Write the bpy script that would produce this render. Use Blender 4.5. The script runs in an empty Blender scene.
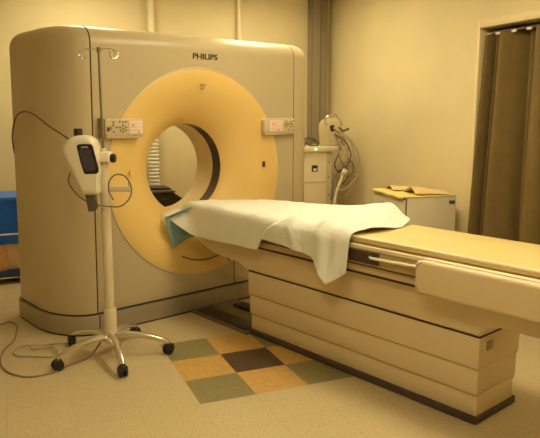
import bpy, bmesh, math, random
from math import sin, cos, pi, radians
from mathutils import Vector, Matrix, noise
random.seed(4)
SC = bpy.context.scene
COL = SC.collection
SA = radians(18.5)            # the scanner stands turned in the room

# ------------------------------------------------------------------ materials
def mat(name, col, rough=.5, metal=0., mottle=0., mscale=6., bump=0., bscale=40., spec=.5, emit=None, estr=0.):
    m = bpy.data.materials.new(name); m.use_nodes = True
    nt = m.node_tree; b = nt.nodes['Principled BSDF']
    b.inputs['Base Color'].default_value = (*col, 1)
    b.inputs['Roughness'].default_value = rough
    b.inputs['Metallic'].default_value = metal
    b.inputs['Specular IOR Level'].default_value = spec
    tc = nt.nodes.new('ShaderNodeTexCoord')
    if mottle:
        n = nt.nodes.new('ShaderNodeTexNoise'); n.inputs['Scale'].default_value = mscale; n.inputs['Detail'].default_value = 4
        nt.links.new(tc.outputs['Object'], n.inputs['Vector'])
        r = nt.nodes.new('ShaderNodeMapRange'); r.inputs['To Min'].default_value = 1-mottle; r.inputs['To Max'].default_value = 1+mottle
        r.inputs['From Min'].default_value = .3; r.inputs['From Max'].default_value = .7
        nt.links.new(n.outputs['Fac'], r.inputs['Value'])
        x = nt.nodes.new('ShaderNodeMix'); x.data_type = 'RGBA'; x.blend_type = 'MULTIPLY'; x.inputs['Factor'].default_value = 1
        x.inputs[6].default_value = (*col, 1); nt.links.new(r.outputs['Result'], x.inputs[7])
        nt.links.new(x.outputs[2], b.inputs['Base Color'])
    if bump:
        n2 = nt.nodes.new('ShaderNodeTexNoise'); n2.inputs['Scale'].default_value = bscale; n2.inputs['Detail'].default_value = 3
        nt.links.new(tc.outputs['Object'], n2.inputs['Vector'])
        bp = nt.nodes.new('ShaderNodeBump'); bp.inputs['Strength'].default_value = bump; bp.inputs['Distance'].default_value = .01
        nt.links.new(n2.outputs['Fac'], bp.inputs['Height']); nt.links.new(bp.outputs['Normal'], b.inputs['Normal'])
    if emit:
        b.inputs['Emission Color'].default_value = (*emit, 1); b.inputs['Emission Strength'].default_value = estr
    return m

M = dict(
    wall=mat('wall_paint', (.76,.65,.39), .7, mottle=.03, mscale=3, bump=.08, bscale=60),
    ceil=mat('ceiling_paint', (.8,.76,.66), .8, mottle=.03, bump=.2, bscale=120),
    trim=mat('trim_paint', (.80,.66,.40), .5, mottle=.02),
    baseb=mat('baseboard_vinyl', (.22,.17,.11), .5, mottle=.05),
    housing=mat('housing_enamel', (.58,.48,.305), .34, mottle=.02, mscale=4),
    housing2=mat('couch_enamel', (.72,.58,.37), .38, mottle=.02, mscale=4),
    ring=mat('ring_enamel', (.86,.60,.215), .30, mottle=.02, mscale=3),
    ringlip=mat('ring_lip_enamel', (.66,.55,.36), .35, mottle=.02),
    liner=mat('bore_liner', (.80,.62,.33), .3, mottle=.02),
    window=mat('scan_window_plastic', (.075,.045,.022), .25, mottle=.1),
    skirt=mat('skirt_metal', (.36,.30,.21), .3, .25, mottle=.04),
    dark=mat('dark_seam', (.03,.018,.010), .6, mottle=.1),
    seam=mat('brown_seam', (.10,.065,.030), .6, mottle=.1),
    plinth=mat('plinth_rubber', (.07,.045,.032), .55, mottle=.1),
    platebrown=mat('floor_plate_paint', (.16,.12,.06), .5, mottle=.1),
    panel=mat('control_panel_plastic', (.66,.56,.38), .35, mottle=.02),
    disp=mat('panel_display', (.80,.56,.40), .3, mottle=.05, emit=(1,.78,.5), estr=.05),
    dispcell=mat('display_cell', (.88,.72,.55), .3, mottle=.05, emit=(1,.8,.55), estr=.08),
    dispdark=mat('display_lines', (.70,.42,.26), .4, mottle=.05),
    btn=mat('panel_button', (.42,.31,.18), .5, mottle=.05),
    red=mat('red_mark', (.32,.12,.06), .5, mottle=.05),
    letters=mat('letter_ink', (.05,.035,.02), .5, mottle=.05),
    cushion=mat('mattress_vinyl', (.72,.55,.24), .42, mottle=.04, mscale=5, bump=.05, bscale=30),
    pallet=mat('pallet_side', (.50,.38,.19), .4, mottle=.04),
    palletlow=mat('pallet_low', (.62,.48,.27), .4, mottle=.04),
    rail=mat('side_rail', (.80,.70,.50), .35, mottle=.02),
    sheet=mat('white_cotton', (.78,.78,.72), .85, mottle=.02, bump=.25, bscale=45),
    teal=mat('teal_pad', (.27,.44,.50), .8, mottle=.05, bump=.2),
    chrome=mat('polished_metal', (.74,.70,.62), .22, .9, mottle=.03),
    pole=mat('pole_enamel', (.70,.60,.42), .35, mottle=.02),
    rod=mat('thin_rod_steel', (.24,.19,.12), .4, .6, mottle=.05),
    rubber=mat('black_rubber', (.018,.013,.011), .45, mottle=.1),
    mon=mat('monitor_plastic', (.84,.78,.62), .35, mottle=.02),
    scr=mat('dark_screen', (.022,.017,.030), .12, mottle=.15, mscale=20),
    scr2=mat('violet_screen', (.060,.050,.085), .15, mottle=.12, mscale=25),
    scrtxt=mat('screen_caption', (.4,.4,.4), .3, mottle=.05),
    cable=mat('grey_cable', (.17,.13,.09), .5, mottle=.05),
    cable3=mat('brown_cable', (.27,.20,.12), .5, mottle=.05),
    cable2=mat('pale_cable', (.45,.37,.25), .5, mottle=.05),
    steel=mat('grey_steel', (.33,.28,.20), .42, .35, mottle=.05, mscale=3),
    steel2=mat('grey_steel_strip', (.24,.20,.14), .42, .35, mottle=.05, mscale=3),
    pipe=mat('pipe_paint', (.80,.70,.50), .5, mottle=.02),
    white=mat('white_rubber', (.84,.80,.70), .6, mottle=.02),
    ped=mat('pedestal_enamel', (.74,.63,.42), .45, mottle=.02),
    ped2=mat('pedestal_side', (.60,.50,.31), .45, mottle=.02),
    led=mat('green_led', (.1,.6,.3), .3, mottle=.02, emit=(.25,1,.55), estr=2.2),
    cab=mat('cabinet_enamel', (.70,.62,.44), .45, mottle=.02),
    yellow=mat('yellow_cover', (.84,.70,.24), .7, mottle=.04, bump=.15, bscale=30),
    tan=mat('tan_paper', (.78,.57,.27), .7, mottle=.05),
    blackp=mat('black_plastic', (.03,.021,.016), .4, mottle=.1),
    blackp2=mat('dark_grey_plastic', (.10,.08,.06), .4, mottle=.1),
    blue=mat('blue_plastic', (.010,.16,.95), .4, mottle=.04),
    bluelip=mat('pale_blue_plastic', (.03,.20,.85), .4, mottle=.04),
    navy=mat('navy_vinyl', (.012,.03,.12), .5, mottle=.05),
    wood=mat('orange_wood', (.62,.33,.12), .5, mottle=.12, mscale=14),
    palewood=mat('pale_wood', (.80,.58,.34), .5, mottle=.06, mscale=9),
    diffuser=mat('lamp_diffuser', (.9,.9,.9), .5, mottle=.01, emit=(1,.855,.515), estr=14.0),
    diffuser2=mat('lamp_diffuser_dim', (.9,.9,.9), .5, mottle=.01, emit=(1,.855,.515), estr=11.0),
    lampframe=mat('lamp_frame', (.8,.78,.72), .4, mottle=.01),
)
def curtain_mat():
    m = mat('curtain_cloth', (.185,.122,.036), .8, mottle=.08, mscale=9, bump=.15, bscale=90)
    return m
M['curtain'] = curtain_mat()

def floor_mat():
    m = bpy.data.materials.new('vinyl_tile_floor'); m.use_nodes = True
    nt = m.node_tree; N = nt.nodes; L = nt.links; b = N['Principled BSDF']
    tc = N.new('ShaderNodeTexCoord'); sp = N.new('ShaderNodeSeparateXYZ'); L.new(tc.outputs['Object'], sp.inputs[0])
    def math_(op, a, bb=None, c=None):
        n = N.new('ShaderNodeMath'); n.operation = op
        for i, v in enumerate((a, bb, c)):
            if v is None: continue
            if isinstance(v, (int, float)): n.inputs[i].default_value = v
            else: L.new(v, n.inputs[i])
        return n.outputs[0]
    T = .3
    gx = math_('DIVIDE', math_('SUBTRACT', sp.outputs[0], .834), T)
    gy = math_('DIVIDE', math_('SUBTRACT', sp.outputs[1], 2.898), T)
    ix = math_('FLOOR', gx); iy = math_('FLOOR', gy)
    def rng(v, lo, hi): return math_('MULTIPLY', math_('GREATER_THAN', v, lo), math_('LESS_THAN', v, hi))
    inside = math_('MULTIPLY', rng(ix, -.5, 2.5), rng(iy, -.5, 2.5))
    odd = math_('GREATER_THAN', math_('MODULO', math_('ADD', math_('ADD', ix, iy), 20), 2), .5)
    cen = math_('MULTIPLY', rng(ix, .5, 1.5), rng(iy, .5, 1.5))
    # beige tile
    n1 = N.new('ShaderNodeTexNoise'); n1.inputs['Scale'].default_value = 85; n1.inputs['Detail'].default_value = 5; L.new(tc.outputs['Object'], n1.inputs['Vector'])
    cr = N.new('ShaderNodeValToRGB'); L.new(n1.outputs['Fac'], cr.inputs['Fac'])
    cr.color_ramp.elements[0].position = .30; cr.color_ramp.elements[0].color = (.42,.32,.17,1)
    cr.color_ramp.elements[1].position = .48; cr.color_ramp.elements[1].color = (.555,.45,.265,1)
    # slight tone change from tile to tile
    wn = N.new('ShaderNodeTexWhiteNoise'); wn.noise_dimensions = '2D'
    cmb = N.new('ShaderNodeCombineXYZ'); L.new(ix, cmb.inputs[0]); L.new(iy, cmb.inputs[1]); L.new(cmb.outputs[0], wn.inputs['Vector'])
    tone = math_('MULTIPLY_ADD', wn.outputs['Value'], .05, .975)
    def mix(fac, a, bb, mode='MIX'):
        n = N.new('ShaderNodeMix'); n.data_type = 'RGBA'; n.blend_type = mode
        if isinstance(fac, (int, float)): n.inputs['Factor'].default_value = fac
        else: L.new(fac, n.inputs['Factor'])
        for k, v in ((6, a), (7, bb)):
            if isinstance(v, tuple): n.inputs[k].default_value = v
            else: L.new(v, n.inputs[k])
        return n.outputs[2]
    n2 = N.new('ShaderNodeTexNoise'); n2.inputs['Scale'].default_value = 30; n2.inputs['Detail'].default_value = 6; L.new(tc.outputs['Object'], n2.inputs['Vector'])
    vein = math_('MULTIPLY_ADD', n2.outputs['Fac'], .5, .75)
    acc = mix(odd, (.25,.215,.10,1), (.56,.34,.11,1))
    acc = mix(cen, acc, (.085,.055,.035,1))
    acc = mix(1, acc, vein, 'MULTIPLY')
    col = mix(inside, mix(1, cr.outputs[0], tone, 'MULTIPLY'), acc)
    # joints
    fx = math_('ABSOLUTE', math_('SUBTRACT', math_('FRACT', gx), .5)); fy = math_('ABSOLUTE', math_('SUBTRACT', math_('FRACT', gy), .5))
    j = math_('GREATER_THAN', math_('MAXIMUM', fx, fy), .4945)
    col = mix(math_('MULTIPLY', j, .22), col, (.2,.15,.08,1))
    L.new(col, b.inputs['Base Color']); b.inputs['Roughness'].default_value = .42; b.inputs['Specular IOR Level'].default_value = .35
    return m
M['floor'] = floor_mat()

# ------------------------------------------------------------------ mesh helpers
def merge(bm, t):
    me = bpy.data.meshes.new('tmp'); t.to_mesh(me); t.free(); bm.from_mesh(me); bpy.data.meshes.remove(me)
def add_box(bm, x0, x1, y0, y1, z0, z1, bev=0., seg=2, R=None):
    t = bmesh.new(); bmesh.ops.create_cube(t, size=1)
    for v in t.verts: v.co = Vector(((x0+x1)/2+v.co.x*(x1-x0), (y0+y1)/2+v.co.y*(y1-y0), (z0+z1)/2+v.co.z*(z1-z0)))
    if bev: bmesh.ops.bevel(t, geom=t.edges[:], offset=bev, segments=seg, profile=.5, affect='EDGES')
    if R: bmesh.ops.transform(t, matrix=R, verts=t.verts)
    merge(bm, t)
def spline(pts, n=8, closed=False):
    pts = [Vector(p) for p in pts]; out = []; m = len(pts)
    for i in range(m if closed else m-1):
        if closed: p0, p1, p2, p3 = pts[i-1], pts[i], pts[(i+1) % m], pts[(i+2) % m]
        else: p0 = pts[max(i-1, 0)]; p1 = pts[i]; p2 = pts[i+1]; p3 = pts[min(i+2, m-1)]
        for k in range(n):
            t = k/n
            out.append(.5*((2*p1)+(p2-p0)*t+(2*p0-5*p1+4*p2-p3)*t*t+(3*p1-p0-3*p2+p3)*t**3))
    if not closed: out.append(pts[-1])
    return out
def add_tube(bm, pts, r, seg=8, closed=False, flat=None):
    pts = [Vector(p) for p in pts]; n = len(pts); rings = []; prev = None
    for i, p in enumerate(pts):
        if closed: d = pts[(i+1) % n]-pts[i-1]
        else: d = pts[min(i+1, n-1)]-pts[max(i-1, 0)]
        d.normalize()
        if prev is None:
            a = Vector((0,0,1)) if abs(d.z) < .9 else Vector((1,0,0)); u = d.cross(a).normalized()
        else:
            u = prev-d*prev.dot(d)
            u = u.normalized() if u.length > 1e-6 else d.orthogonal().normalized()
        prev = u; w = d.cross(u)
        rr = r[i] if isinstance(r, (list, tuple)) else r
        rings.append([bm.verts.new(p+(u*cos(2*pi*k/seg)+w*sin(2*pi*k/seg)*(flat or 1))*rr) for k in range(seg)])
    for i in range(n if closed else n-1):
        a, b = rings[i], rings[(i+1) % n]
        for k in range(seg): bm.faces.new((a[k], a[(k+1) % seg], b[(k+1) % seg], b[k]))
    if not closed: bm.faces.new(rings[0][::-1]); bm.faces.new(rings[-1])
def add_lathe(bm, prof, c=(0,0,0), axis='z', seg=32, cap=True, close=False):
    rings = []
    for r, h in prof:
        ring = []
        for k in range(seg):
            a = 2*pi*k/seg
            if axis == 'z': q = (c[0]+r*cos(a), c[1]+r*sin(a), c[2]+h)
            elif axis == 'y': q = (c[0]+r*cos(a), c[1]+h, c[2]+r*sin(a))
            else: q = (c[0]+h, c[1]+r*cos(a), c[2]+r*sin(a))
            ring.append(bm.verts.new(q))
        rings.append(ring)
    m = len(rings)
    for i in range(m if close else m-1):
        a, b = rings[i], rings[(i+1) % m]
        for k in range(seg): bm.faces.new((a[k], a[(k+1) % seg], b[(k+1) % seg], b[k]))
    if cap and not close: bm.faces.new(rings[0][::-1]); bm.faces.new(rings[-1])
def add_loft(bm, loops, cap=True):
    rings = [[bm.verts.new(p) for p in l] for l in loops]
    n = len(rings[0])
    for a, b in zip(rings[:-1], rings[1:]):
        for k in range(n): bm.faces.new((a[k], a[(k+1) % n], b[(k+1) % n], b[k]))
    if cap: bm.faces.new(rings[0][::-1]); bm.faces.new(rings[-1])
def add_prism(bm, prof, a, b, plane='xz', bev=0., seg=2):
    """profile in a plane, extruded along the third axis from a to b"""
    def P(q, h):
        if plane == 'xz': return (q[0], h, q[1])
        if plane == 'yz': return (h, q[0], q[1])
        return (q[0], q[1], h)
    t = bmesh.new(); add_loft(t, [[P(q, a) for q in prof], [P(q, b) for q in prof]])
    bmesh.ops.recalc_face_normals(t, faces=t.faces)
    if bev: bmesh.ops.bevel(t, geom=t.edges[:], offset=bev, segments=seg, profile=.5, affect='EDGES')
    merge(bm, t)
def add_grid(bm, f, n, m):
    V = [[bm.verts.new(f(i/n, j/m)) for j in range(m+1)] for i in range(n+1)]
    for i in range(n):
        for j in range(m): bm.faces.new((V[i][j], V[i+1][j], V[i+1][j+1], V[i][j+1]))
def rounded(x0, x1, z0, z1, r, n=6):
    out = []
    for cx, cz, a0 in ((x1-r, z1-r, 0), (x0+r, z1-r, pi/2), (x0+r, z0+r, pi), (x1-r, z0+r, 1.5*pi)):
        for k in range(n+1):
            a = a0+pi/2*k/n; out.append((cx+r*cos(a), cz+r*sin(a)))
    return out
def build(name, bm, m, parent=None, loc=(0,0,0), rz=0, smooth=True, sharp=35, solid=0., fix=True):
    if fix: bmesh.ops.recalc_face_normals(bm, faces=bm.faces)
    for f in bm.faces: f.smooth = smooth
    me = bpy.data.meshes.new(name); bm.to_mesh(me); bm.free()
    if smooth: me.set_sharp_from_angle(angle=radians(sharp))
    me.materials.append(M[m] if isinstance(m, str) else m)
    o = bpy.data.objects.new(name, me); COL.objects.link(o); o.parent = parent; o.location = loc; o.rotation_euler.z = rz
    if solid:
        md = o.modifiers.new('thickness', 'SOLIDIFY'); md.thickness = solid; md.offset = 0
    return o
def tag(o, label, cat, group=None):
    o['label'] = label; o['category'] = cat
    if group: o['group'] = group
    return o
def struct(o): o['kind'] = 'structure'; return o
def S2R(a, b, c=0): return Vector((cos(SA)*a-sin(SA)*b, sin(SA)*a+cos(SA)*b, c))

class Thing:
    """an Empty at the base; parts are given in the frame coordinates and moved to the base"""
    def __init__(s, name, label, cat, base, frame='R', group=None, rz=None):
        s.base = Vector(base)
        s.e = bpy.data.objects.new(name, None); s.e.empty_display_size = .1; COL.objects.link(s.e)
        if frame == 'S': s.e.location = S2R(*base); s.e.rotation_euler.z = SA
        else: s.e.location = base; s.e.rotation_euler.z = rz or 0
        s.local = rz is not None
        tag(s.e, label, cat, group)
    def part(s, name, bm, m, parent=None, label=None, **k):
        if not s.local: bmesh.ops.translate(bm, vec=-s.base, verts=bm.verts)
        o = build(name, bm, m, parent or s.e, **k)
        if label: o['label'] = label
        return o
def single(name, bm, m, label, cat, base, frame='R', group=None, **k):
    bmesh.ops.translate(bm, vec=-Vector(base), verts=bm.verts)
    o = build(name, bm, m, None, S2R(*base) if frame == 'S' else base, SA if frame == 'S' else 0, **k)
    return tag(o, label, cat, group)
def nb(): return bmesh.new()

# ------------------------------------------------------------------ the room
WX, WY, LX, FY, H = 3.39, 6.4, -2.2, -2.0, 2.75
AX = 4.3                                # back of the alcove behind the curtain
DY0, DY1, DZ = 2.55, 3.975, 2.082        # doorway with the curtain
b = nb(); add_box(b, LX, AX+.1, FY, WY, -.1, 0); struct(build('floor', b, 'floor', smooth=False))
b = nb(); add_box(b, LX-.12, AX+.1, FY-.12, WY+.12, H, H+.1); struct(build('ceiling', b, 'ceil', smooth=False))
b = nb(); add_box(b, LX-.12, WX+.12, WY, WY+.12, 0, H); struct(build('wall_back', b, 'wall', smooth=False))
b = nb(); add_box(b, LX-.12, LX, FY, WY, 0, H); struct(build('wall_left', b, 'wall', smooth=False))
b = nb(); add_box(b, LX-.12, AX+.1, FY-.12, FY, 0, H); struct(build('wall_front', b, 'wall', smooth=False))
b = nb(); add_box(b, WX, WX+.14, DY1, WY, 0, H); add_box(b, WX, WX+.14, DY0, DY1, DZ, H); add_box(b, WX, WX+.14, FY, DY0, 0, H)
struct(build('wall_right', b, 'wall', smooth=False))
b = nb(); add_box(b, AX, AX+.1, DY0-.3, DY1+.3, 0, H); add_box(b, WX+.14, AX, DY1+.2, DY1+.3, 0, H); add_box(b, WX+.14, AX, DY0-.3, DY0-.2, 0, H)
struct(build('wall_alcove', b, 'wall', smooth=False))
b = nb()                                # plain frame round the doorway
add_box(b, WX-.012, WX+.15, DY1-.008, DY1+.03, 0, DZ+.045, .004); add_box(b, WX-.012, WX+.15, DY0-.03, DY0+.035, 0, DZ+.045, .004)
add_box(b, WX-.012, WX+.15, DY0+.036, DY1-.009, DZ-.008, DZ+.045, .004)
struct(build('trim_1', b, 'trim'))
b = nb(); add_box(b, LX, WX, WY-.015, WY, 0, .10, .003); struct(build('baseboard_back', b, 'baseb'))
b = nb(); add_box(b, WX-.014, WX, DY1+.035, WY-.016, 0, .10, .003); add_box(b, WX-.014, WX, FY, DY0-.035, 0, .10, .003); struct(build('baseboard_right', b, 'baseb'))
b = nb(); add_box(b, LX, LX+.015, FY, WY-.016, 0, .10, .003); struct(build('baseboard_left', b, 'baseb'))

# grey metal cable duct in the corner
t = Thing('cable_duct', 'tall grey metal cable duct standing in the corner of the room behind the scanner', 'duct', (3.215, 6.30, 0))
b = nb(); add_box(b, 3.11, 3.305, 6.29, 6.382, 0, H-.01, .004); t.part('duct_box', b, 'steel')
b = nb(); add_box(b, 3.215, 3.231, 6.283, 6.29, .01, H-.02, .002); t.part('joint_strip', b, 'steel2')
b = nb(); add_box(b, 3.112, 3.124, 6.283, 6.29, .01, H-.02, .002); t.part('edge_strip', b, 'steel2')

# pipes on the back wall
def pipe(x, r, label, clamps):
    t = Thing('wall_pipe', label, 'pipe', (x, WY-.06, 0), group='pipes on the back wall')
    b = nb(); add_lathe(b, [(r, .105), (r, H-.005)], (x, WY-.06, 0), seg=16); t.part('tube', b, 'pipe')
    for z in clamps:
        b = nb(); add_lathe(b, [(r+.004, z-.02), (r+.004, z+.02)], (x, WY-.06, 0), seg=16); add_box(b, x-r-.03, x+r+.03, WY-.025, WY-.002, z-.018, z+.018, .003); t.part('pipe_clamp', b, 'pipe')
    return t
pipe(2.31, .024, 'slim pale vertical pipe on back wall above the maker name on the scanner', (1.2, 2.62))
t = pipe(1.40, .036, 'wider vertical pipe on back wall with ribbed white sleeve seen through the bore', (2.62,))
b = nb(); prof = []
for k in range(24):
    z = .55+k*.036; prof += [(.056, z), (.056, z+.009), (.044, z+.018), (.044, z+.027)]
add_lathe(b, prof, (1.385, WY-.075, 0), seg=24); t.part('ribbed_sleeve', b, 'white', label='ribbed white rubber sleeve')

# ceiling lamps
def lamp(x, y, label, dm='diffuser', lx=.6, ly=1.2):
    t = Thing('ceiling_light', label, 'light', (x, y, H-.07), group='ceiling lights')
    b = nb()
    for q in ((x-lx/2, x+lx/2, y-ly/2, y-ly/2+.03), (x-lx/2, x+lx/2, y+ly/2-.03, y+ly/2), (x-lx/2, x-lx/2+.03, y-ly/2+.03, y+ly/2-.03), (x+lx/2-.03, x+lx/2, y-ly/2+.03, y+ly/2-.03)):
        add_box(b, *q, H-.07, H-.002)
    t.part('lamp_frame', b, 'lampframe', smooth=False)
    b = nb(); add_box(b, x-lx/2+.031, x+lx/2-.031, y-ly/2+.031, y+ly/2-.031, H-.055, H-.04); t.part('diffuser', b, dm, smooth=False)
lamp(2.3, 1.3, 'ceiling light over the foot of the patient table')
lamp(1.9, 3.2, 'ceiling light over the patient table near the scanner')
lamp(2.3, 5.2, 'ceiling light at the far right above the corner cabinet', 'diffuser2')
lamp(.2, 1.3, 'ceiling light at the near left of the room')
lamp(.7, 5.35, 'ceiling light at the far left behind the scanner', 'diffuser2')

# ------------------------------------------------------------------ scanner gantry
GX0, GX1, GY0, GY1, GZ = 1.55, 3.885, 3.78, 4.58, 1.985
def plan(ins, n=14):
    """rounded outline of the gantry seen from above, inset by ins"""
    out = []
    cs = [(GX1-.30, GY0+.40, .30, .40, -pi/2, 0), (GX1-.12, GY1-.14, .12, .14, 0, pi/2), (GX0+.12, GY1-.14, .12, .14, pi/2, pi), (GX0+.25, GY0+.40, .25, .40, pi, 1.5*pi)]
    for cx, cy, a, c, t0, t1 in cs:
        for k in range(n+1):
            t = t0+(t1-t0)*k/n
            out.append((cx+max(a-ins, .004)*cos(t), cy+max(c-ins, .004)*sin(t)))
    return out
RC = (2.648, 1.012); BC = (2.643, 1.036)
def lean(x, z): return (.026*max(0, min(1, (3.0-x)/1.3))+.004)*(z-.25)/1.6
g = Thing('scanner_gantry', 'large beige upright scanner ring with round bore and ochre front disc', 'scanner', (2.70, 4.18, 0), 'S')
b = nb(); loops = []
FR = .115
for z, i in [(.14, .004), (.148, 0), (1.0, 0)]+[(GZ-FR+FR*sin(t*pi/2/9), FR*(1-cos(t*pi/2/9))) for t in range(10)]:
    loops.append([(x+lean(x, z), y, z) for x, y in plan(i)])
add_loft(b, loops); bmesh.ops.recalc_face_normals(b, faces=b.faces)
housing = g.part('housing', b, 'housing')
cut = nb(); CB = 64
def circ(c, r, y): return [(c[0]+r*cos(2*pi*k/CB), y, c[1]+r*sin(2*pi*k/CB)) for k in range(CB)]
add_loft(cut, [circ(RC, .743, 3.60), circ(RC, .743, 3.786), circ(BC, .336, 3.985), circ(BC, .336, 4.30), circ(BC, .56, 4.585), circ(BC, .56, 4.8)])
bmesh.ops.recalc_face_normals(cut, faces=cut.faces)
bmesh.ops.translate(cut, vec=-g.base, verts=cut.verts)
cutter = build('cutter', cut, 'housing', g.e)
md = housing.modifiers.new('bore', 'BOOLEAN'); md.operation = 'DIFFERENCE'; md.object = cutter; md.solver = 'EXACT'
bpy.context.view_layer.update()
dg = bpy.context.evaluated_depsgraph_get()
me = bpy.data.meshes.new_from_object(housing.evaluated_get(dg))
housing.modifiers.clear(); housing.data = me
for p in me.polygons: p.use_smooth = True
me.set_sharp_from_angle(angle=radians(28))
while len(me.materials) > 1: me.materials.pop()
bpy.data.objects.remove(cutter)
# ochre cone, lip, liner, window, rear flare
b = nb(); add_loft(b, [circ(RC, .737, 3.776), circ(RC, .727, 3.772), circ(RC, .57, 3.80), circ((2.65, 1.03), .41, 3.90), circ(BC, .350, 3.955), circ(BC, .330, 3.982), circ(BC, .334, 3.99), circ(RC, .738, 3.79)], cap=False)
ring = g.part('front_disc', b, 'ring', label='ochre yellow front disc around the bore', sharp=60)
b = nb(); add_tube(b, circ(RC, .741, 3.779), .006, 8, closed=True); g.part('disc_rim', b, 'ringlip')
b = nb(); add_loft(b, [circ(BC, .329, 3.985), circ(BC, .329, 4.085), circ(BC, .335, 4.085), circ(BC, .335, 3.985)], cap=False); g.part('scan_window', b, 'window', label='dark band inside the bore')
b = nb(); add_loft(b, [circ(BC, .329, 4.086), circ(BC, .329, 4.30), circ(BC, .335, 4.30), circ(BC, .335, 4.086)], cap=False); g.part('bore_liner', b, 'liner')
b = nb(); add_loft(b, [circ(BC, .329, 4.301), circ(BC, .555, 4.585), circ(BC, .562, 4.585), circ(BC, .335, 4.301)], cap=False); g.part('rear_flare', b, 'liner')
# skirt
b = nb(); add_loft(b, [[(x, y, z) for x, y in plan(i)] for z, i in ((.012, -.020), (.118, -.020), (.128, -.016), (.130, 0.01))]); g.part('base_skirt', b, 'skirt', label='grey brown metal skirt')
b = nb(); add_loft(b, [[(x, y, z) for x, y in plan(i)] for z, i in ((0, -.017), (.012, -.017))]); g.part('floor_gasket', b, 'dark')
b = nb(); add_loft(b, [[(x, y, z) for x, y in plan(i)] for z, i in ((.131, .002), (.141, .002))]); g.part('skirt_joint', b, 'dark')
# seams that run up the front and over the top
def seam(x, r, z0, m='dark'):
    pts = [(x, GY0, z0), (x, GY0, 1.2), (x, GY0, GZ-FR)]
    for k in range(1, 9):
        t = k*pi/16; pts.append((x, GY0+FR*(1-cos(t)), GZ-FR+FR*sin(t)))
    pts.append((x, GY1-.13, GZ)); pts = [(p[0]+lean(p[0], p[2]), p[1], p[2]) for p in pts]
    b = nb(); add_tube(b, pts, r, 6); g.part('cover_seam', b, m)
seam(1.802, .0042, .142)
seam(3.558, .0026, .142, 'seam')
b = nb(); add_tube(b, [(2.94, GY0, .142), (2.94, GY0, .36)], .0035, 6); g.part('cover_seam', b, 'dark')
b = nb(); add_tube(b, [(1.802, 3.7595, .014), (1.802, 3.7595, .128)], .004, 6); g.part('skirt_seam', b, 'dark')
# joint on the lower front disc, target marks
b = nb(); add_tube(b, spline([(2.47,3.776,.425),(2.55,3.775,.39),(2.66,3.774,.372),(2.80,3.775,.385)], 6), .004, 6); g.part('disc_joint', b, 'seam')
for q in ((2.655,2.695,1.642), (2.66,2.682,1.612)):
    b = nb(); add_box(b, q[0], q[1], 3.768, 3.780, q[2]-.004, q[2]+.004); g.part('printed_mark', b, 'btn')
b = nb(); add_lathe(b, [(.016, 3.772), (.016, 3.79)], (2.085, 0, 1.05), 'y', 14); g.part('indicator_lamp', b, 'ring')
b = nb(); add_box(b, 3.232, 3.250, 3.766, 3.784, 1.025, 1.070, .003); g.part('small_latch', b, 'seam')

# control panels
def control_panel(x0, x1, z0, z1, disp, btns, dsegs, side):
    b = nb(); add_prism(b, rounded(x0, x1, z0, z1, .022), 3.735, 3.785, 'xz', .006)
    p = g.part('control_panel', b, 'panel')
    b = nb(); add_prism(b, rounded(x0+.006, x1-.006, z0-.012, z0+.02, .012), 3.742, 3.784, 'xz'); g.part('panel_ledge', b, 'ringlip', p)
    b = nb(); add_box(b, disp[0], disp[1], 3.7315, 3.7365, z0+.014, z1-.012, .001); g.part('display', b, 'disp', p, 'lit pinkish display')
    nx, nz = dsegs
    for i in range(nx):
        for k in range(nz):
            cx = disp[0]+(i+.5)*(disp[1]-disp[0])/nx; cz = z0+.014+(k+.5)*(z1-z0-.026)/nz
            b = nb(); add_box(b, cx-.0075, cx+.0075, 3.7295, 3.7314, cz-.006, cz+.006); g.part('display_cell', b, 'dispdark' if (i*3+k*2+i*k) % 4 == 1 else 'dispcell', p)
    for bx, bz in btns:
        b = nb(); add_lathe(b, [(.0062, 3.728), (.0075, 3.7355)], (bx, 0, bz), 'y', 10); g.part('button', b, 'btn', p)
    return p
lb = []
for cx in (1.945, 2.012):
    lb += [(cx, 1.385), (cx, 1.366), (cx, 1.326), (cx-.02, 1.353), (cx+.02, 1.353)]
lb += [(1.993, 1.334), (2.032, 1.334), (2.012, 1.345), (1.99, 1.388), (2.034, 1.388)]
pl = control_panel(1.886, 2.168, 1.297, 1.408, (2.052, 2.152), lb, (5, 4), 0)
b = nb(); add_prism(b, rounded(1.858, 1.884, 1.285, 1.412, .006), 3.74, 3.785, 'xz', .003); g.part('panel_bracket', b, 'steel', label='grey brown bracket at the panel end')
b = nb(); add_lathe(b, [(.018, 3.728), (.012, 3.724), (.02, 3.7355)], (1.908, 0, 1.342), 'y', 3); g.part('stop_mark', b, 'red', pl, 'dark red triangular mark')
rb = []
for cx in (3.44, 3.49):
    rb += [(cx, 1.375), (cx, 1.337), (cx-.014, 1.356), (cx+.014, 1.356)]
rb += [(3.518, 1.38), (3.518, 1.335), (3.518, 1.31), (3.465, 1.312)]
control_panel(3.217, 3.535, 1.287, 1.402, (3.262, 3.40), rb, (5, 4), 1)

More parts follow.
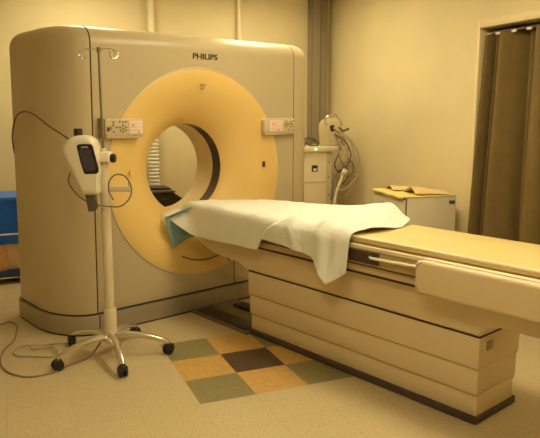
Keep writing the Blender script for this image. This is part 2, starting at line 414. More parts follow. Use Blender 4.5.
# maker name
cu = bpy.data.curves.new('txt', 'FONT'); cu.body = 'PHILIPS'; cu.size = .055; cu.extrude = .0015; cu.offset = .0013; cu.align_x = 'CENTER'; cu.align_y = 'CENTER'
to = bpy.data.objects.new('txt', cu); COL.objects.link(to); bpy.context.view_layer.update()
tm = bpy.data.meshes.new_from_object(to.evaluated_get(bpy.context.evaluated_depsgraph_get()))
bpy.data.objects.remove(to)
xs = [v.co.x for v in tm.vertices]; ys = [v.co.y for v in tm.vertices]
b = nb(); b.from_mesh(tm)
for v in b.verts:
    v.co = Vector((2.700+(v.co.x-(max(xs)+min(xs))/2)/(max(xs)-min(xs))*.212, 3.7785-v.co.z, 1.836+(v.co.y-(max(ys)+min(ys))/2)/(max(ys)-min(ys))*.040))
g.part('maker_name', b, 'letters', smooth=False, label='dark maker name in capitals')

# ------------------------------------------------------------------ patient table
tb = Thing('patient_table', 'long beige scanner table with stepped base reaching into the round bore', 'scanner table', (2.735, 2.3, 0), 'S')
for nm, z0, z1, i, j in (('upper_shell', .275, .426, 0, 0), ('middle_shell', .145, .277, .007, .016), ('lower_shell', .034, .147, .014, .032)):
    b = nb(); add_box(b, 2.55+i, 2.93-j, 1.455+i*.4, 3.13-i, z0, z1, .006); tb.part(nm, b, 'housing2')
for z, i, j in ((.270, .004, .012), (.140, .010, .026)):
    b = nb(); add_box(b, 2.55+i, 2.93-j, 1.457+i*.4, 3.128-i, z-.004, z+.008); tb.part('shell_joint', b, 'pallet')
b = nb(); add_box(b, 2.548, 2.925, 1.452, 3.13, 0, .037, .008); tb.part('plinth', b, 'plinth', label='dark rubber plinth')
b = nb(); add_box(b, 2.5515, 2.915, 1.457, 3.128, .425, .4335); tb.part('shell_gap', b, 'dark')
b = nb(); add_box(b, 2.613, 2.665, 1.449, 1.457, .352, .398, .003); tb.part('grey_label', b, 'steel', label='small square grey plate on the end of the base')
# beam with the boat shaped nose
prof = [(.55,.615),(3.70,.615),(3.712,.605),(3.655,.552),(3.60,.518),(3.54,.496),(3.45,.481),(3.33,.476),(3.245,.470),(3.19,.452),(3.145,.433),(1.46,.433),(1.44,.46),(1.41,.492),(1.36,.505),(.55,.505)]
b = nb(); t_ = bmesh.new()
add_loft(t_, [[(x, y, z) for y, z in prof] for x in (2.548, 2.935)])
bmesh.ops.recalc_face_normals(t_, faces=t_.faces)
bmesh.ops.bevel(t_, geom=[e for e in t_.edges if abs(e.verts[0].co.x-e.verts[1].co.x) < .01 and max(e.verts[0].co.z, e.verts[1].co.z) < .612], offset=.008, segments=2, affect='EDGES')
for v in t_.verts:                       # the sides lean out a little towards the top
    k = (v.co.z-.43)/.19; v.co.x += (-.03 if v.co.x < 2.735 else .03)*max(k, 0)
merge(b, t_); tb.part('beam', b, 'housing2')
b = nb(); add_box(b, 2.4875, 2.9925, .558, 3.69, .612, .6225); tb.part('slide_gap_shade', b, 'dark')  # dark strip paints the gap and the shadow under the slide plate
def plank(x0, x1, y0, y1, z0, z1, r, bev):
    b = nb(); pts = [(x0, y0), (x1, y0)]
    for k in range(9): a = k*pi/16; pts.append((x1-r+r*cos(a), y1-r+r*sin(a)))
    for k in range(9): a = pi/2+k*pi/16; pts.append((x0+r+r*cos(a), y1-r+r*sin(a)))
    add_prism(b, pts, z0, z1, 'xy', bev); return b
tb.part('slide_plate', plank(2.49, 2.99, .56, 3.70, .622, .664, .16, .004), 'palletlow')
tb.part('slide_joint', plank(2.475, 3.005, .552, 3.709, .663, .669, .17, 0), 'seam')
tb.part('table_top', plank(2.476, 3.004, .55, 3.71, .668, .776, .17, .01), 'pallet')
b = nb(); add_box(b, 2.462, 2.482, .56, 2.32, .752, .774, .006); tb.part('side_rail', b, 'rail', label='pale rail along the table edge')
b = nb(); add_box(b, 2.470, 2.478, 1.99, 2.19, .680, .742, .003); tb.part('hand_recess', b, 'plinth', label='dark recess in the table side')
b = nb(); add_tube(b, [(2.474, 2.05, .718), (2.455, 2.03, .718), (2.450, 1.90, .722), (2.450, 1.74, .728)], .008, 8); tb.part('release_bar', b, 'rail')
b = nb(); add_prism(b, [(y, z) for y, z in rounded(.58, 1.735, .609, .772, .035)], 2.416, 2.474, 'yz', .020, 4); tb.part('side_panel', b, 'housing2', label='rounded shield panel on the table side')
b = nb(); add_box(b, 2.440, 2.4745, .62, 1.70, .766, .779, .005); tb.part('panel_cap', b, 'rail')
# floor plate between base and gantry
b = nb(); add_box(b, 2.515, 2.93, 3.11, 3.752, 0, .022, .003); tb.part('floor_plate', b, 'platebrown', label='brown floor plate between base and gantry')
b = nb(); add_box(b, 2.53, 2.655, 3.135, 3.70, .022, .034, .004); tb.part('cover_strip', b, 'blackp')
b = nb(); add_box(b, 2.80, 2.90, 3.135, 3.62, .022, .040, .004); tb.part('cover_strip', b, 'blackp')

mt = Thing('table_mattress', 'long flat yellow vinyl mattress lying on the scanner table', 'mattress', (2.735, 2.3, .776), 'S')
mt.part('pad', plank(2.486, 2.976, .56, 3.69, .7765, .816, .165, .012), 'cushion')
b = nb(); add_tube(b, [(2.487, .58, .806), (2.487, 2.0, .806), (2.487, 3.50, .806)], .008, 8); mt.part('piping', b, 'rail', label='pale piping along the edge')

# ------------------------------------------------------------------ white sheet
def lerp(tab, y):
    if y >= tab[0][0]: return tab[0][1]
    for (y0, a), (y1, c) in zip(tab[:-1], tab[1:]):
        if y >= y1:
            t = (y-y1)/(y0-y1); return c+(a-c)*t
    return tab[-1][1]
def sm(a, c, x):
    t = min(max((x-a)/(c-a), 0), 1); return t*t*(3-2*t)
HZ = [(3.95,.72),(3.75,.675),(3.54,.606),(3.2,.613),(2.925,.616),(2.905,.632),(2.855,.696),(2.6,.682),(2.42,.662),(2.28,.538),(2.19,.60),(2.16,.625),(2.1,.64)]
HX = [(3.95,2.33),(3.75,2.37),(3.54,2.435),(2.9,2.452),(2.5,2.446),(2.28,2.425),(2.2,2.435),(2.1,2.45)]
ZF = [(3.7,.826),(3.3,.828),(3.05,.838),(2.65,.866),(2.3,.915),(2.2,.912),(2.05,.90)]
def sheet_pt(s, t):
    # t 0 = hem over the far edge, 1 = hem on the near side
    xt = [(1.0, 0), (.78, 0)]
    ya = lerp([(1.0, 3.86), (.80, 3.72), (.74, 3.70), (.5, 3.68), (.28, 3.49), (.1, 3.32), (0, 3.30)], t)
    yb = lerp([(1.0, 2.17), (.78, 2.165), (.70, 2.13), (.5, 2.11), (.3, 2.125), (.15, 2.17), (0, 2.30)], t)
    y = ya+(yb-ya)*s
    hz, hx = lerp(HZ, y), lerp(HX, y); zf = lerp(ZF, y)
    lift = sm(2.75, 2.35, y)
    prof = [(3.035, zf-.07), (3.018, zf-.018), (2.985, zf+.002), (2.86, .822+(zf-.822)*.85), (2.70, .820+(zf-.822)*.52+.004*lift), (2.56, .826+(zf-.822)*.14), (2.496, .826), (2.466, .808), (2.452, .5*.80+.5*hz+.02), (hx, hz)]
    pos = [0, .07, .12, .28, .48, .66, .74, .79, .88, 1.0]
    i = 0
    while i < len(pos)-2 and t > pos[i+1]: i += 1
    u = (t-pos[i])/(pos[i+1]-pos[i])
    P = lambda k: Vector((prof[max(0, min(k, 9))][0], 0, prof[max(0, min(k, 9))][1]))
    p0, p1, p2, p3 = P(i-1), P(i), P(i+1), P(i+2)
    q = .5*((2*p1)+(p2-p0)*u+(2*p0-5*p1+4*p2-p3)*u*u+(3*p1-p0-3*p2+p3)*u**3)
    x, z = q.x, max(q.z, .8215) if q.x > 2.5 else q.z
    # overlapping second layer that starts at a slanting edge
    yl = lerp([(1.0, 2.90), (.79, 2.74), (.60, 2.56), (0, 2.45)], t)
    ov = sm(yl+.010, yl-.012, y)*.013*(1-.5*sm(.55, .2, t))
    # creases
    w = 0
    for (yr, k, a, wd) in ((2.36, .30, .034, .05), (2.62, .55, .018, .045), (2.98, -.25, .008, .05), (3.30, .35, .007, .06), (2.24, -.12, .018, .035), (3.55, -.4, .006, .05)):
        dd = y-(yr+k*(.78-t)*.5); w += a*math.exp(-(dd/wd)**2)*sm(.15, .6, t)
    amp = sm(0, .12, t)
    w += .010*noise.noise(Vector((x*5, y*5, 3.1)))+.005*noise.noise(Vector((x*13, y*11, z*6)))
    side = sm(.74, .82, t)
    x -= side*(ov+max(w, -.004)*.8+.003); z += (1-side)*(ov+max(w*amp, 0))
    # free corner at the bore end droops to the left of the table
    c = sm(.16, 0, s)*sm(.62, 1, t)
    x -= .0*c; z += .035*c*(1 if t > .9 else .6)-.05*sm(.10, 0, s)*sm(.9, .5, t)*0
    if t < .7: z = max(z-.075*sm(.87, 1, s)*sm(.7, .3, t), .8215 if x < 2.98 else .74)
    return Vector((x, y, z))
b = nb(); add_grid(b, sheet_pt, 150, 84)
single('bed_sheet', b, 'sheet', 'rumpled white cotton sheet draped over the bore end of the scanner table', 'sheet', (2.735, 3.0, .82), 'S', solid=.003, sharp=60, fix=False)

# teal absorbent pad under the end of the sheet
PAD = [[(2.66,3.45,.8182),(2.61,3.45,.8182),(2.56,3.45,.8182),(2.52,3.45,.8182),(2.495,3.45,.8182)],
       [(2.67,3.655,.8182),(2.615,3.67,.8182),(2.56,3.675,.8182),(2.51,3.65,.8182),(2.49,3.60,.8182)],
       [(2.74,3.724,.770),(2.65,3.726,.785),(2.50,3.730,.785),(2.42,3.755,.755),(2.325,3.775,.722)],
       [(2.88,3.740,.315),(2.80,3.740,.40),(2.60,3.745,.57),(2.50,3.750,.555),(2.380,3.765,.508)]]
def pad_pt(s, t):
    # s from the table top over the end and down, t from the far side to the near corner
    i = min(int(s*3), 2); v = s*3-i; k = min(int(t*4), 3); u = t*4-k
    f = lambda row: Vector(PAD[row][k]).lerp(Vector(PAD[row][k+1]), u)
    return f(i).lerp(f(i+1), v)
b = nb(); add_grid(b, pad_pt, 18, 28)
single('absorbent_pad', b, 'teal', 'teal absorbent pad hanging out from under the white sheet at the bore', 'pad', (2.6, 3.7, .81), 'S', solid=.0015, fix=False)

# ------------------------------------------------------------------ pole stand on casters
PX, PY, PR = .526, 3.728, radians(-22.7)
st = Thing('pole_stand', 'cream wheeled pole stand with five chrome legs and wire hooks at top', 'stand', (PX, PY, 0), rz=PR)
for k in range(5):
    a = radians(271+72*k)-PR; dx, dy = cos(a), sin(a)
    b = nb(); pts = [(dx*r, dy*r, z) for r, z in ((.02,.128),(.10,.132),(.19,.122),(.27,.100),(.325,.078),(.342,.070))]
    sp = spline(pts, 5); add_tube(b, sp, [.028-.011*i/len(sp) for i in range(len(sp))], 10, flat=.75)
    leg = st.part('leg', b, 'chrome')
    b = nb(); c = Vector((dx*.338, dy*.338, 0)); w = Matrix.Rotation(a+.7*(k-2), 4, 'Z')
    t_ = bmesh.new()
    for h0, h1 in ((-.024, -.004), (.004, .024)):
        add_lathe(t_, [(.014, h0), (.029, h0+.002), (.0335, h0+.006), (.0335, h1-.006), (.029, h1-.002), (.014, h1)], (0, 0, .0335), 'x', 20)
    add_box(t_, -.026, .026, -.012, .026, .036, .064, .008)
    bmesh.ops.transform(t_, matrix=Matrix.Translation(c) @ w, verts=t_.verts); merge(b, t_)
    st.part('caster', b, 'rubber', leg, 'black twin-wheel caster')
b = nb(); add_lathe(b, [(.03,.085),(.048,.098),(.050,.135),(.042,.150),(.036,.152)], seg=24); st.part('hub', b, 'chrome')
b = nb(); add_lathe(b, [(.037,.150),(.037,.288),(.034,.296),(.030,.298)], seg=24); st.part('sleeve', b, 'pole')
b = nb(); add_lathe(b, [(.0275,.297),(.0275,1.215),(.024,1.225),(.010,1.228)], seg=24); st.part('pole', b, 'pole')
b = nb(); add_lathe(b, [(.0075,1.227),(.0075,1.795),(.004,1.80)], seg=12); st.part('upper_rod', b, 'rod')
b = nb(); add_lathe(b, [(.016,1.222),(.016,1.24),(.010,1.245)], seg=16); st.part('height_collar', b, 'pole')
b = nb(); add_lathe(b, [(.012,1.775),(.012,1.805)], seg=12); st.part('hook_boss', b, 'rod')
for sgn in (-1, 1):
    pts = [(0,0,1.79),(.045*sgn,0,1.798),(.085*sgn,0,1.79)]
    for k in range(1, 15):
        a = pi/2-k*pi/5; r = .026-.0008*k; pts.append((sgn*(.085+r*cos(a)), .004*k*-1, 1.764+r*sin(a)))
    b = nb(); add_tube(b, spline(pts, 4), .0033, 6); st.part('wire_hook', b, 'chrome')
b = nb(); add_box(b, -.002, .150, -.016, .016, .996, 1.030, .006); add_box(b, .136, .150, -.014, .014, 1.004, 1.056, .005); st.part('cable_bracket', b, 'pole')

mo = Thing('monitor_head', 'white handheld monitor with tall dark screen clamped to the pole stand', 'monitor', (PX+.007, PY-.003, .985), rz=PR)
Z0 = .98
ol = [(-.191,1.297),(-.165,1.310),(-.130,1.317),(-.095,1.317),(-.067,1.310),(-.045,1.294),(-.034,1.271),(-.026,1.20),(-.019,1.116),(-.026,1.078),(-.031,1.04),(-.031,.994),(-.045,.984),(-.112,.984),(-.124,.996),(-.146,1.037),(-.160,1.075),(-.176,1.116),(-.203,1.163),(-.224,1.207),(-.230,1.235),(-.224,1.262),(-.208,1.283)]
ol = [(x*.93+.004, z) for x, z in ol]; cx = sum(p[0] for p in ol)/len(ol); cz = sum(p[1] for p in ol)/len(ol)
b = nb(); add_loft(b, [[(-.004+(x+.004)*k, y, cz+(z-cz)*k-Z0) for x, z in ol] for y, k in ((-.130,.78),(-.128,.85),(-.118,.94),(-.098,1),(-.02,1),(0,.95),(.012,.82))])
body = mo.part('shell', b, 'mon', sharp=50)
so = [(-.130,1.262),(-.118,1.272),(-.090,1.274),(-.052,1.272),(-.043,1.262),(-.017,1.135),(-.020,1.116),(-.030,1.109),(-.088,1.107),(-.098,1.115),(-.114,1.175)]
so = [(x*1.02+.014, z-.002) for x, z in so]
b = nb(); add_prism(b, [(x, z-Z0) for x, z in so], -.1335, -.120, 'xz', .002); mo.part('screen', b, 'scr', body, 'tall dark screen')
si = [(-.064+(x+.064)*.74, 1.185+(z-1.190)*.74) for x, z in so]
b = nb(); add_prism(b, [(x, z-Z0) for x, z in si], -.1348, -.1336, 'xz'); mo.part('screen_area', b, 'scr2', body, 'slightly lighter violet screen area')
b = nb(); add_box(b, -.092, -.055, -.135, -.1332, 1.250-Z0, 1.258-Z0); mo.part('screen_caption', b, 'scrtxt', body)
b = nb(); add_lathe(b, [(.024,1.312-Z0),(.025,1.345-Z0),(.021,1.354-Z0)], (-.130, -.05, 0), seg=18); mo.part('top_knob', b, 'rubber', label='black knob on top')
b = nb(); add_prism(b, [(x, z-Z0) for x, z in ((-.100,.984),(-.045,.984),(-.038,.905),(-.050,.890),(-.086,.886))], -.085, -.035, 'xz', .006); mo.part('plug', b, 'blackp2', label='dark plug below the head')
b = nb(); add_box(b, -.038, .036, -.055, .036, 1.165-Z0, 1.222-Z0, .008); mo.part('pole_clamp', b, 'mon')
b = nb(); add_lathe(b, [(.022,.036),(.026,.044),(.026,.060),(.018,.066)], (0, -.01, 1.185-Z0), 'x', 16); mo.part('clamp_knob', b, 'rubber', label='black clamp knob')
pts = [(-.185,-.05,1.105),(-.196,-.06,1.06),(-.165,-.07,1.005),(-.11,-.075,.955),(-.04,-.06,.925),(.03,-.05,.912),(.095,-.04,.915),(.145,-.035,.965),(.150,-.03,1.03),(.115,-.03,1.085),(.065,-.035,1.092),(.03,-.04,1.055),(.028,-.045,1.0),(.05,-.045,.95)]
b = nb(); add_tube(b, [(x, y-.0, z-Z0) for x, y, z in spline(pts, 6)], .0046, 6); mo.part('coiled_lead', b, 'cable', label='thin grey lead looped over the bracket')

# cable arching from behind the scanner to the monitor head
pts = [(.122,4.892,1.03),(.10,4.895,1.08),(.075,4.82,1.15),(.062,4.66,1.26),(.070,4.60,1.345),(.095,4.50,1.424),(.136,4.36,1.452),(.176,4.18,1.440),(.215,3.99,1.405),(.259,3.90,1.364),(.305,3.82,1.33),(.345,3.76,1.30),(.385,3.73,1.28)]
b = nb(); add_tube(b, spline(pts, 7), .0055, 8); single('signal_cable', b, 'cable', 'thin dark cable arching round the left side of the scanner to the monitor', 'cable', (.122,4.892,1.03))
# cords on the floor
pts = [(-.17,4.60,.006),(-.098,4.59,.006),(-.034,4.621,.006),(.008,4.50,.006),(.0,4.35,.006),(-.02,4.20,.006),(-.075,4.06,.006),(-.095,3.90,.006),(-.081,3.766,.006),(-.035,3.655,.006),(.056,3.573,.006),(.189,3.591,.006),(.27,3.66,.006),(.40,3.74,.012),(.47,3.78,.08)]
b = nb(); add_tube(b, spline(pts, 7), .005, 7); single('power_cord', b, 'cable3', 'long thin brown cord in a wide curve at the left edge of the floor', 'cord', (-.17,4.60,0))
pts = [(.50,3.86,.09),(.44,3.94,.035),(.36,3.99,.010),(.283,4.046,.007),(.134,4.07,.007),(.03,4.09,.007),(-.02,4.01,.007),(.0,3.93,.007),(.06,3.90,.007),(.206,3.83,.007),(.225,3.90,.02),(.17,3.99,.018),(.09,3.985,.017),(.10,4.03,.016),(.22,4.03,.020)]
b = nb(); add_tube(b, spline(pts, 7), .006, 7); single('power_cord', b, 'cable2', 'pale cord coiled in a small loop on the floor beside the pole stand', 'cord', (.5,3.86,0))

# ------------------------------------------------------------------ equipment pedestal in the corner
pd = Thing('equipment_pedestal', 'cream equipment cabinet with green light standing to the right of the scanner', 'cabinet', (2.87, 5.86, 0))
b = nb(); add_box(b, 2.69, 3.0, 5.69, 6.06, .02, 1.056, .006); pd.part('cabinet_body', b, 'ped')
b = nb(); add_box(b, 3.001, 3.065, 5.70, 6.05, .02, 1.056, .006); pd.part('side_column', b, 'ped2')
b = nb(); add_box(b, 2.70, 3.055, 5.70, 6.04, 0, .02); pd.part('foot_plate', b, 'plinth')
b = nb(); add_box(b, 2.68, 3.24, 5.665, 6.07, 1.056, 1.112, .008); sh = pd.part('top_shelf', b, 'ped')
b = nb(); add_lathe(b, [(.012,5.657),(.012,5.668)], (2.862, 0, 1.086), 'y', 14); pd.part('indicator_light', b, 'led', sh, 'small green light')
b = nb(); add_box(b, 2.832, 2.897, 5.683, 5.692, .862, .925, .003); sw = pd.part('socket', b, 'blackp', label='black socket')
b = nb(); add_box(b, 2.847, 2.882, 5.680, 5.684, .868, .892, .001); pd.part('socket_plug', b, 'white', sw)
b = nb(); add_box(b, 2.695, 2.997, 5.687, 5.692, .750, .757); pd.part('panel_joint', b, 'pallet')
for z in (.95, .80, .62):
    b = nb(); add_lathe(b, [(.007,5.696),(.007,5.702)], (3.03, 0, z), 'y', 10); pd.part('screw', b, 'seam')

inj = Thing('bedside_monitor', 'tilted cream monitor unit on the cabinet shelf right of the scanner', 'monitor', (3.06, 5.76, 1.112))
pr = [(3.005,1.113),(3.205,1.113),(3.215,1.16),(3.125,1.372),(3.095,1.392),(3.025,1.37),(2.995,1.335),(2.99,1.27)]
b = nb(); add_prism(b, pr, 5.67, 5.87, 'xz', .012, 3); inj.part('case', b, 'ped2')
R = Matrix.Translation((3.045,5.668,1.29)) @ Matrix.Rotation(radians(-14), 4, 'Y')
b = nb(); add_box(b, -.022, .024, -.006, .006, -.03, .03, .003, R=R); inj.part('window', b, 'blackp', label='small dark window')
for dx, dz in ((.06,-.05),(.075,-.095),(.03,-.09)):
    b = nb(); add_box(b, dx-.012, dx+.012, -.006, .006, dz-.01, dz+.01, .003, R=R); inj.part('key', b, 'ped2')
b = nb(); add_tube(b, spline([(2.985,5.70,1.33),(2.98,5.69,1.385),(3.02,5.68,1.415),(3.08,5.69,1.425),(3.14,5.70,1.37),(3.17,5.70,1.31)], 6), .012, 10); inj.part('carry_handle', b, 'chrome', label='bright metal carry handle')
b = nb(); add_tube(b, [(3.12,5.68,1.30),(3.16,5.65,1.262),(3.215,5.63,1.285)], .012, 8); inj.part('lever', b, 'blackp2')
pts = [(2.765,5.72,1.121),(2.80,5.72,1.17),(2.859,5.72,1.187),(2.905,5.72,1.15),(2.912,5.73,1.119),(2.85,5.76,1.121),(2.78,5.76,1.160),(2.82,5.75,1.20),(2.89,5.745,1.16)]
b = nb(); add_tube(b, spline(pts, 6), .009, 7); single('coiled_tube', b, 'blackp2', 'dark tube coiled on the cabinet shelf left of the monitor unit', 'tube', (2.85,5.74,1.112))
cabs = [([(3.05,5.66,1.294),(3.188,5.58,1.194),(3.300,5.58,1.022),(3.308,5.58,.85),(3.211,5.58,.722),(3.097,5.58,.677),(3.038,5.58,.78)], .0075, 'cable2', 'outermost pale cable in a wide loop hanging from the tilted monitor unit'),
        ([(3.062,5.655,1.234),(3.177,5.62,1.153),(3.238,5.62,1.011),(3.172,5.62,.892),(3.081,5.62,.855),(3.038,5.62,.716),(3.018,5.62,.575)], .0075, 'cable', 'dark cable that crosses the hanging bundle in an S right of the cabinet'),
        ([(3.10,5.655,1.19),(3.15,5.60,1.02),(3.09,5.60,.956),(3.216,5.59,.973),(3.288,5.60,.87),(3.257,5.60,.728),(3.167,5.60,.61)], .006, 'cable2', 'thin pale cable with a kink near the top of the hanging bundle'),
        ([(3.14,5.655,1.16),(3.10,5.62,1.05),(3.056,5.63,.925),(3.126,5.64,.852),(3.183,5.64,.911),(3.209,5.64,.788),(3.084,5.64,.671),(3.06,5.64,.52)], .0085, 'cable', 'thickest dark cable hanging close beside the cabinet side')]
cabs += [([(3.16,5.655,1.22),(3.235,5.60,1.12),(3.255,5.60,.96),(3.20,5.60,.84),(3.12,5.60,.76),(3.075,5.61,.62),(3.07,5.61,.45)], .006, 'cable2', 'pale cable second from the outermost loop of the hanging bundle'),
         ([(3.12,5.655,1.15),(3.09,5.585,1.0),(3.145,5.585,.90),(3.115,5.585,.80),(3.16,5.585,.72),(3.22,5.585,.80),(3.245,5.585,.92),(3.18,5.585,1.0)], .006, 'cable', 'thin dark cable curling back up at the bottom of the hanging bundle')]
for pts, r, m, lab in cabs:
    b = nb(); add_tube(b, spline(pts, 7), r, 7); single('hanging_cable', b, m, lab, 'cable', pts[0], group='cables hanging from the monitor unit')
ho = Thing('white_hose', 'thick pale hose with white connector hanging among the cables', 'hose', (3.04, 5.60, 0))
b = nb(); add_tube(b, spline([(3.127,5.58,.86),(3.106,5.58,.775),(3.062,5.58,.676),(3.031,5.58,.526),(3.03,5.58,.25),(3.07,5.56,.03)], 7), .014, 10); ho.part('tube', b, 'ped')
b = nb(); add_box(b, -.024, .026, -.018, .018, -.025, .026, .010, R=Matrix.Translation((3.135,5.565,.862)) @ Matrix.Rotation(.5, 4, 'Y')); ho.part('connector', b, 'white')

# ------------------------------------------------------------------ low cabinet by the right wall
CB0 = Vector((2.842, 4.095, 0)); CBR = radians(-8); CW, CD, CH = .45, .60, .795
lc = Thing('low_cabinet', 'low cream cabinet against right wall below the yellow cover', 'cabinet', CB0, rz=CBR)
b = nb(); add_box(b, .02, CW, 0, CD, .05, CH, .006); lc.part('cabinet_body', b, 'cab')
b = nb(); add_box(b, .05, CW-.02, .03, CD-.03, 0, .05); lc.part('foot_plate', b, 'plinth')
for z0, z1 in ((.06,.29),(.297,.53),(.537,.775)):
    b = nb(); add_box(b, 0, .019, .008, CD-.008, z0, z1, .004); dr = lc.part('drawer', b, 'cab')
    b = nb(); add_tube(b, [(0, .22, z1-.06), (-.022, .23, z1-.06), (-.022, .37, z1-.06), (0, .38, z1-.06)], .006, 8); lc.part('drawer_handle', b, 'steel', dr)
b = nb(); add_box(b, .015, .021, -.002, .004, .06, CH-.01); lc.part('front_joint', b, 'seam')
b = nb(); add_box(b, CW-.065, CW-.015, -.010, .002, CH-.06, CH-.034, .004); lc.part('latch', b, 'blackp2', label='small dark latch')
def on_cabinet(o): o.location = CB0+Vector((0, 0, CH)); o.rotation_euler.z = CBR; return o
def cover_pt(s, t):
    x = -.008+(CW+.004)*s; y = -.006+(CD+.004)*t
    return Vector((x, y, .0035+.0012*noise.noise(Vector((x*9, y*9, 0)))))
b = nb(); add_grid(b, cover_pt, 14, 16)
def drip(s, t):                          # ragged edge hanging over the drawers
    y = .01+(CD-.03)*t
    return Vector((-.009, y, .0035-s*(.022+.014*noise.noise(Vector((y*14, 2.2, 0))))))
add_grid(b, drip, 2, 30)
on_cabinet(tag(build('yellow_cover', b, 'yellow', fix=False, solid=.002), 'thin yellow plastic cover spread over top of the low cabinet', 'cover'))
def flap(cx, cy, w, l, rz, h, label):
    b = nb()
    def f(s, t):
        x = (s-.5)*w; y = (t-.5)*l; k = abs(t-.42)
        return Vector((x*cos(rz)-y*sin(rz)+cx, x*sin(rz)+y*cos(rz)+cy, .0075+h*max(0, 1-(k/.5)**1.5)*(.35+.65*(1-s))))
    add_grid(b, f, 10, 14)
    on_cabinet(tag(build('paper_sheet', b, 'tan', fix=False, solid=.003), label, 'paper', 'tan papers on the yellow cover'))
flap(.25, .46, .32, .24, -.15, .036, 'smaller bent tan paper at the far end of the yellow cover')
flap(.28, .17, .30, .28, -.1, .056, 'larger tan paper arched like a roof at the near end of the yellow cover')

# ------------------------------------------------------------------ curtain in the doorway
ct = Thing('doorway_curtain', 'floor length olive brown curtain closing the doorway in the right wall', 'curtain', (WX+.06, 3.3, 0))
folds = [(3.900,.01),(3.880,.05),(3.855,.0),(3.825,.055),(3.79,.015),(3.76,.06),(3.70,-.005),(3.62,.02),(3.55,.055),(3.50,.03),(3.43,.05),(3.36,-.005),(3.27,.0),(3.20,.05),(3.13,.01),(3.05,.055),(2.96,.0),(2.88,.05),(2.80,.005),(2.72,.05),(2.62,.0)]
cl = spline([(WX-.002+d*2.8, y+.045, 0) for y, d in folds], 7)
def cur(s, t):
    p = cl[int(round(t*(len(cl)-1)))]; z = 2.022-1.96*s
    spread = 1+.35*s
    y = p.y+s*.012*(sm(3.65, 3.975, p.y))
    x = WX+.055+(p.x-WX-.055)*spread-.085*s*sm(3.5, 3.945, p.y)
    return Vector((x, y-(.02*noise.noise(Vector((p.y*4, z*.8, 1))))*s, z))
b = nb(); add_grid(b, cur, 24, len(cl)-1); ct.part('cloth', b, 'curtain', fix=False, solid=.002, sharp=180)
b = nb(); add_tube(b, [(WX+.05, DY0+.04, 2.034), (WX+.05, DY1-.04, 2.034)], .010, 10); ct.part('curtain_rail', b, 'blackp2')
for y in (3.915, 3.82, 3.66, 3.515, 3.38, 3.24, 3.10, 2.96, 2.82, 2.68):
    b = nb(); add_box(b, WX+.025, WX+.040, y-.022, y+.022, 2.013, 2.031, .003); ct.part('glider', b, 'white', label='small white glider')

# ------------------------------------------------------------------ things behind the scanner, seen past its left side and through the bore
bb = Thing('blue_bin', 'bright blue plastic bin seen past the left side of the scanner', 'bin', (-.1, 5.92, .341))
b = nb(); add_loft(b, [[(x, y, z) for x, y in rounded(-.42+i, .24-i, 5.70+i, 6.12-i, .04)] for z, i in ((.343,.03),(.356,.02),(.722,0))]); bb.part('tub', b, 'blue')
b = nb(); add_loft(b, [[(x, y, z) for x, y in rounded(-.44, .26, 5.68, 6.14, .045)] for z in (.723, .748)]); bb.part('lid', b, 'bluelip', label='slightly lighter blue lid')
b = nb(); add_box(b, -.40, .22, 5.695, 5.704, .425, .440, .002); bb.part('pale_stripe', b, 'white', label='pale stripe')
lt = Thing('low_trolley', 'low trolley with pale wood box and dark blue base under the blue bin', 'trolley', (-.1, 5.92, 0))
b = nb(); add_box(b, -.44, .26, 5.76, 6.12, .115, .341, .006); lt.part('wood_box', b, 'palewood')
b = nb(); add_box(b, -.36, .27, 5.70, 6.12, .062, .114, .006); lt.part('platform', b, 'navy', label='dark blue platform edge')
b = nb(); add_box(b, -.36, .27, 5.702, 5.72, .050, .0615, .002); lt.part('metal_strip', b, 'chrome')
for x in (-.30, .20):
    for y in (5.80, 6.02):
        b = nb(); add_lathe(b, [(.010,-.022),(.025,-.018),(.025,.018),(.010,.022)], (x, y, .025), 'x', 16); add_box(b, x-.03, x+.03, y-.05, y+.05, .036, .0495); lt.part('caster', b, 'rubber')
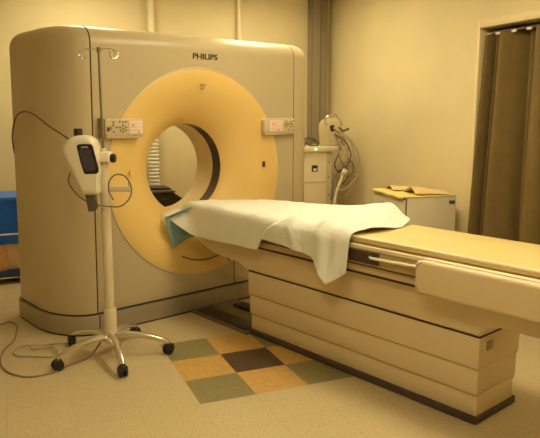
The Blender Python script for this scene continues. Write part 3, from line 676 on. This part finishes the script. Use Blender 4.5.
b = nb(); add_prism(b, [(-.20,.115),(-.08,.115),(-.045,.10),(-.02,.17),(-.05,.335),(-.20,.335)], 5.735, 5.757, 'xz', .003); lt.part('wood_bracket', b, 'wood', label='orange wood bracket')

rs = Thing('rear_stand', 'low stand behind the scanner carrying the black tray', 'stand', (1.32, 5.86, 0))
b = nb(); add_box(b, 1.10, 1.56, 5.72, 6.06, .49, .53, .006); rs.part('stand_top', b, 'ped')
for x in (1.13, 1.53):
    for y in (5.75, 6.03):
        b = nb(); add_box(b, x-.018, x+.018, y-.018, y+.018, 0, .49, .003); rs.part('leg', b, 'ped2')
bt = Thing('black_tray', 'black moulded plastic tray seen through the lower part of the bore', 'tray', (1.32, 5.86, .53))
b = nb(); add_prism(b, [(1.12,.532),(1.47,.532),(1.515,.60),(1.512,.66),(1.43,.715),(1.12,.715)], 5.72, 6.02, 'xz', .012, 3); bt.part('tray_body', b, 'blackp')
b = nb(); add_prism(b, [(1.12,.738),(1.42,.738),(1.45,.725),(1.43,.716),(1.12,.716)], 5.70, 6.03, 'xz', .004); bt.part('tray_rim', b, 'blackp2')
b = nb(); add_prism(b, [(1.12,.739),(1.42,.739),(1.42,.752),(1.12,.760)], 5.78, 6.02, 'xz', .004); bt.part('tray_back', b, 'blackp')
b = nb(); add_box(b, 1.31, 1.38, 5.714, 5.722, .655, .662); bt.part('moulded_mark', b, 'blackp2')

# ------------------------------------------------------------------ camera, world, view
cd = bpy.data.cameras.new('camera'); cd.sensor_fit = 'HORIZONTAL'; cd.sensor_width = 36; cd.lens = 36*635/540
cam = bpy.data.objects.new('camera', cd); COL.objects.link(cam)
cam.location = (0, 0, 1.45); cam.rotation_euler = (radians(90-9.565), 0, radians(-22.7)); cd.clip_start = .05
SC.camera = cam
w = bpy.data.worlds.new('world'); SC.world = w; w.use_nodes = True
w.node_tree.nodes['Background'].inputs[0].default_value = (1, .8, .5, 1); w.node_tree.nodes['Background'].inputs[1].default_value = .1
SC.view_settings.view_transform = 'Standard'; SC.view_settings.look = 'None'; SC.view_settings.gamma = 1; SC.view_settings.use_curve_mapping = False
SC.view_settings.exposure = .13
SC.cycles.use_denoising = True
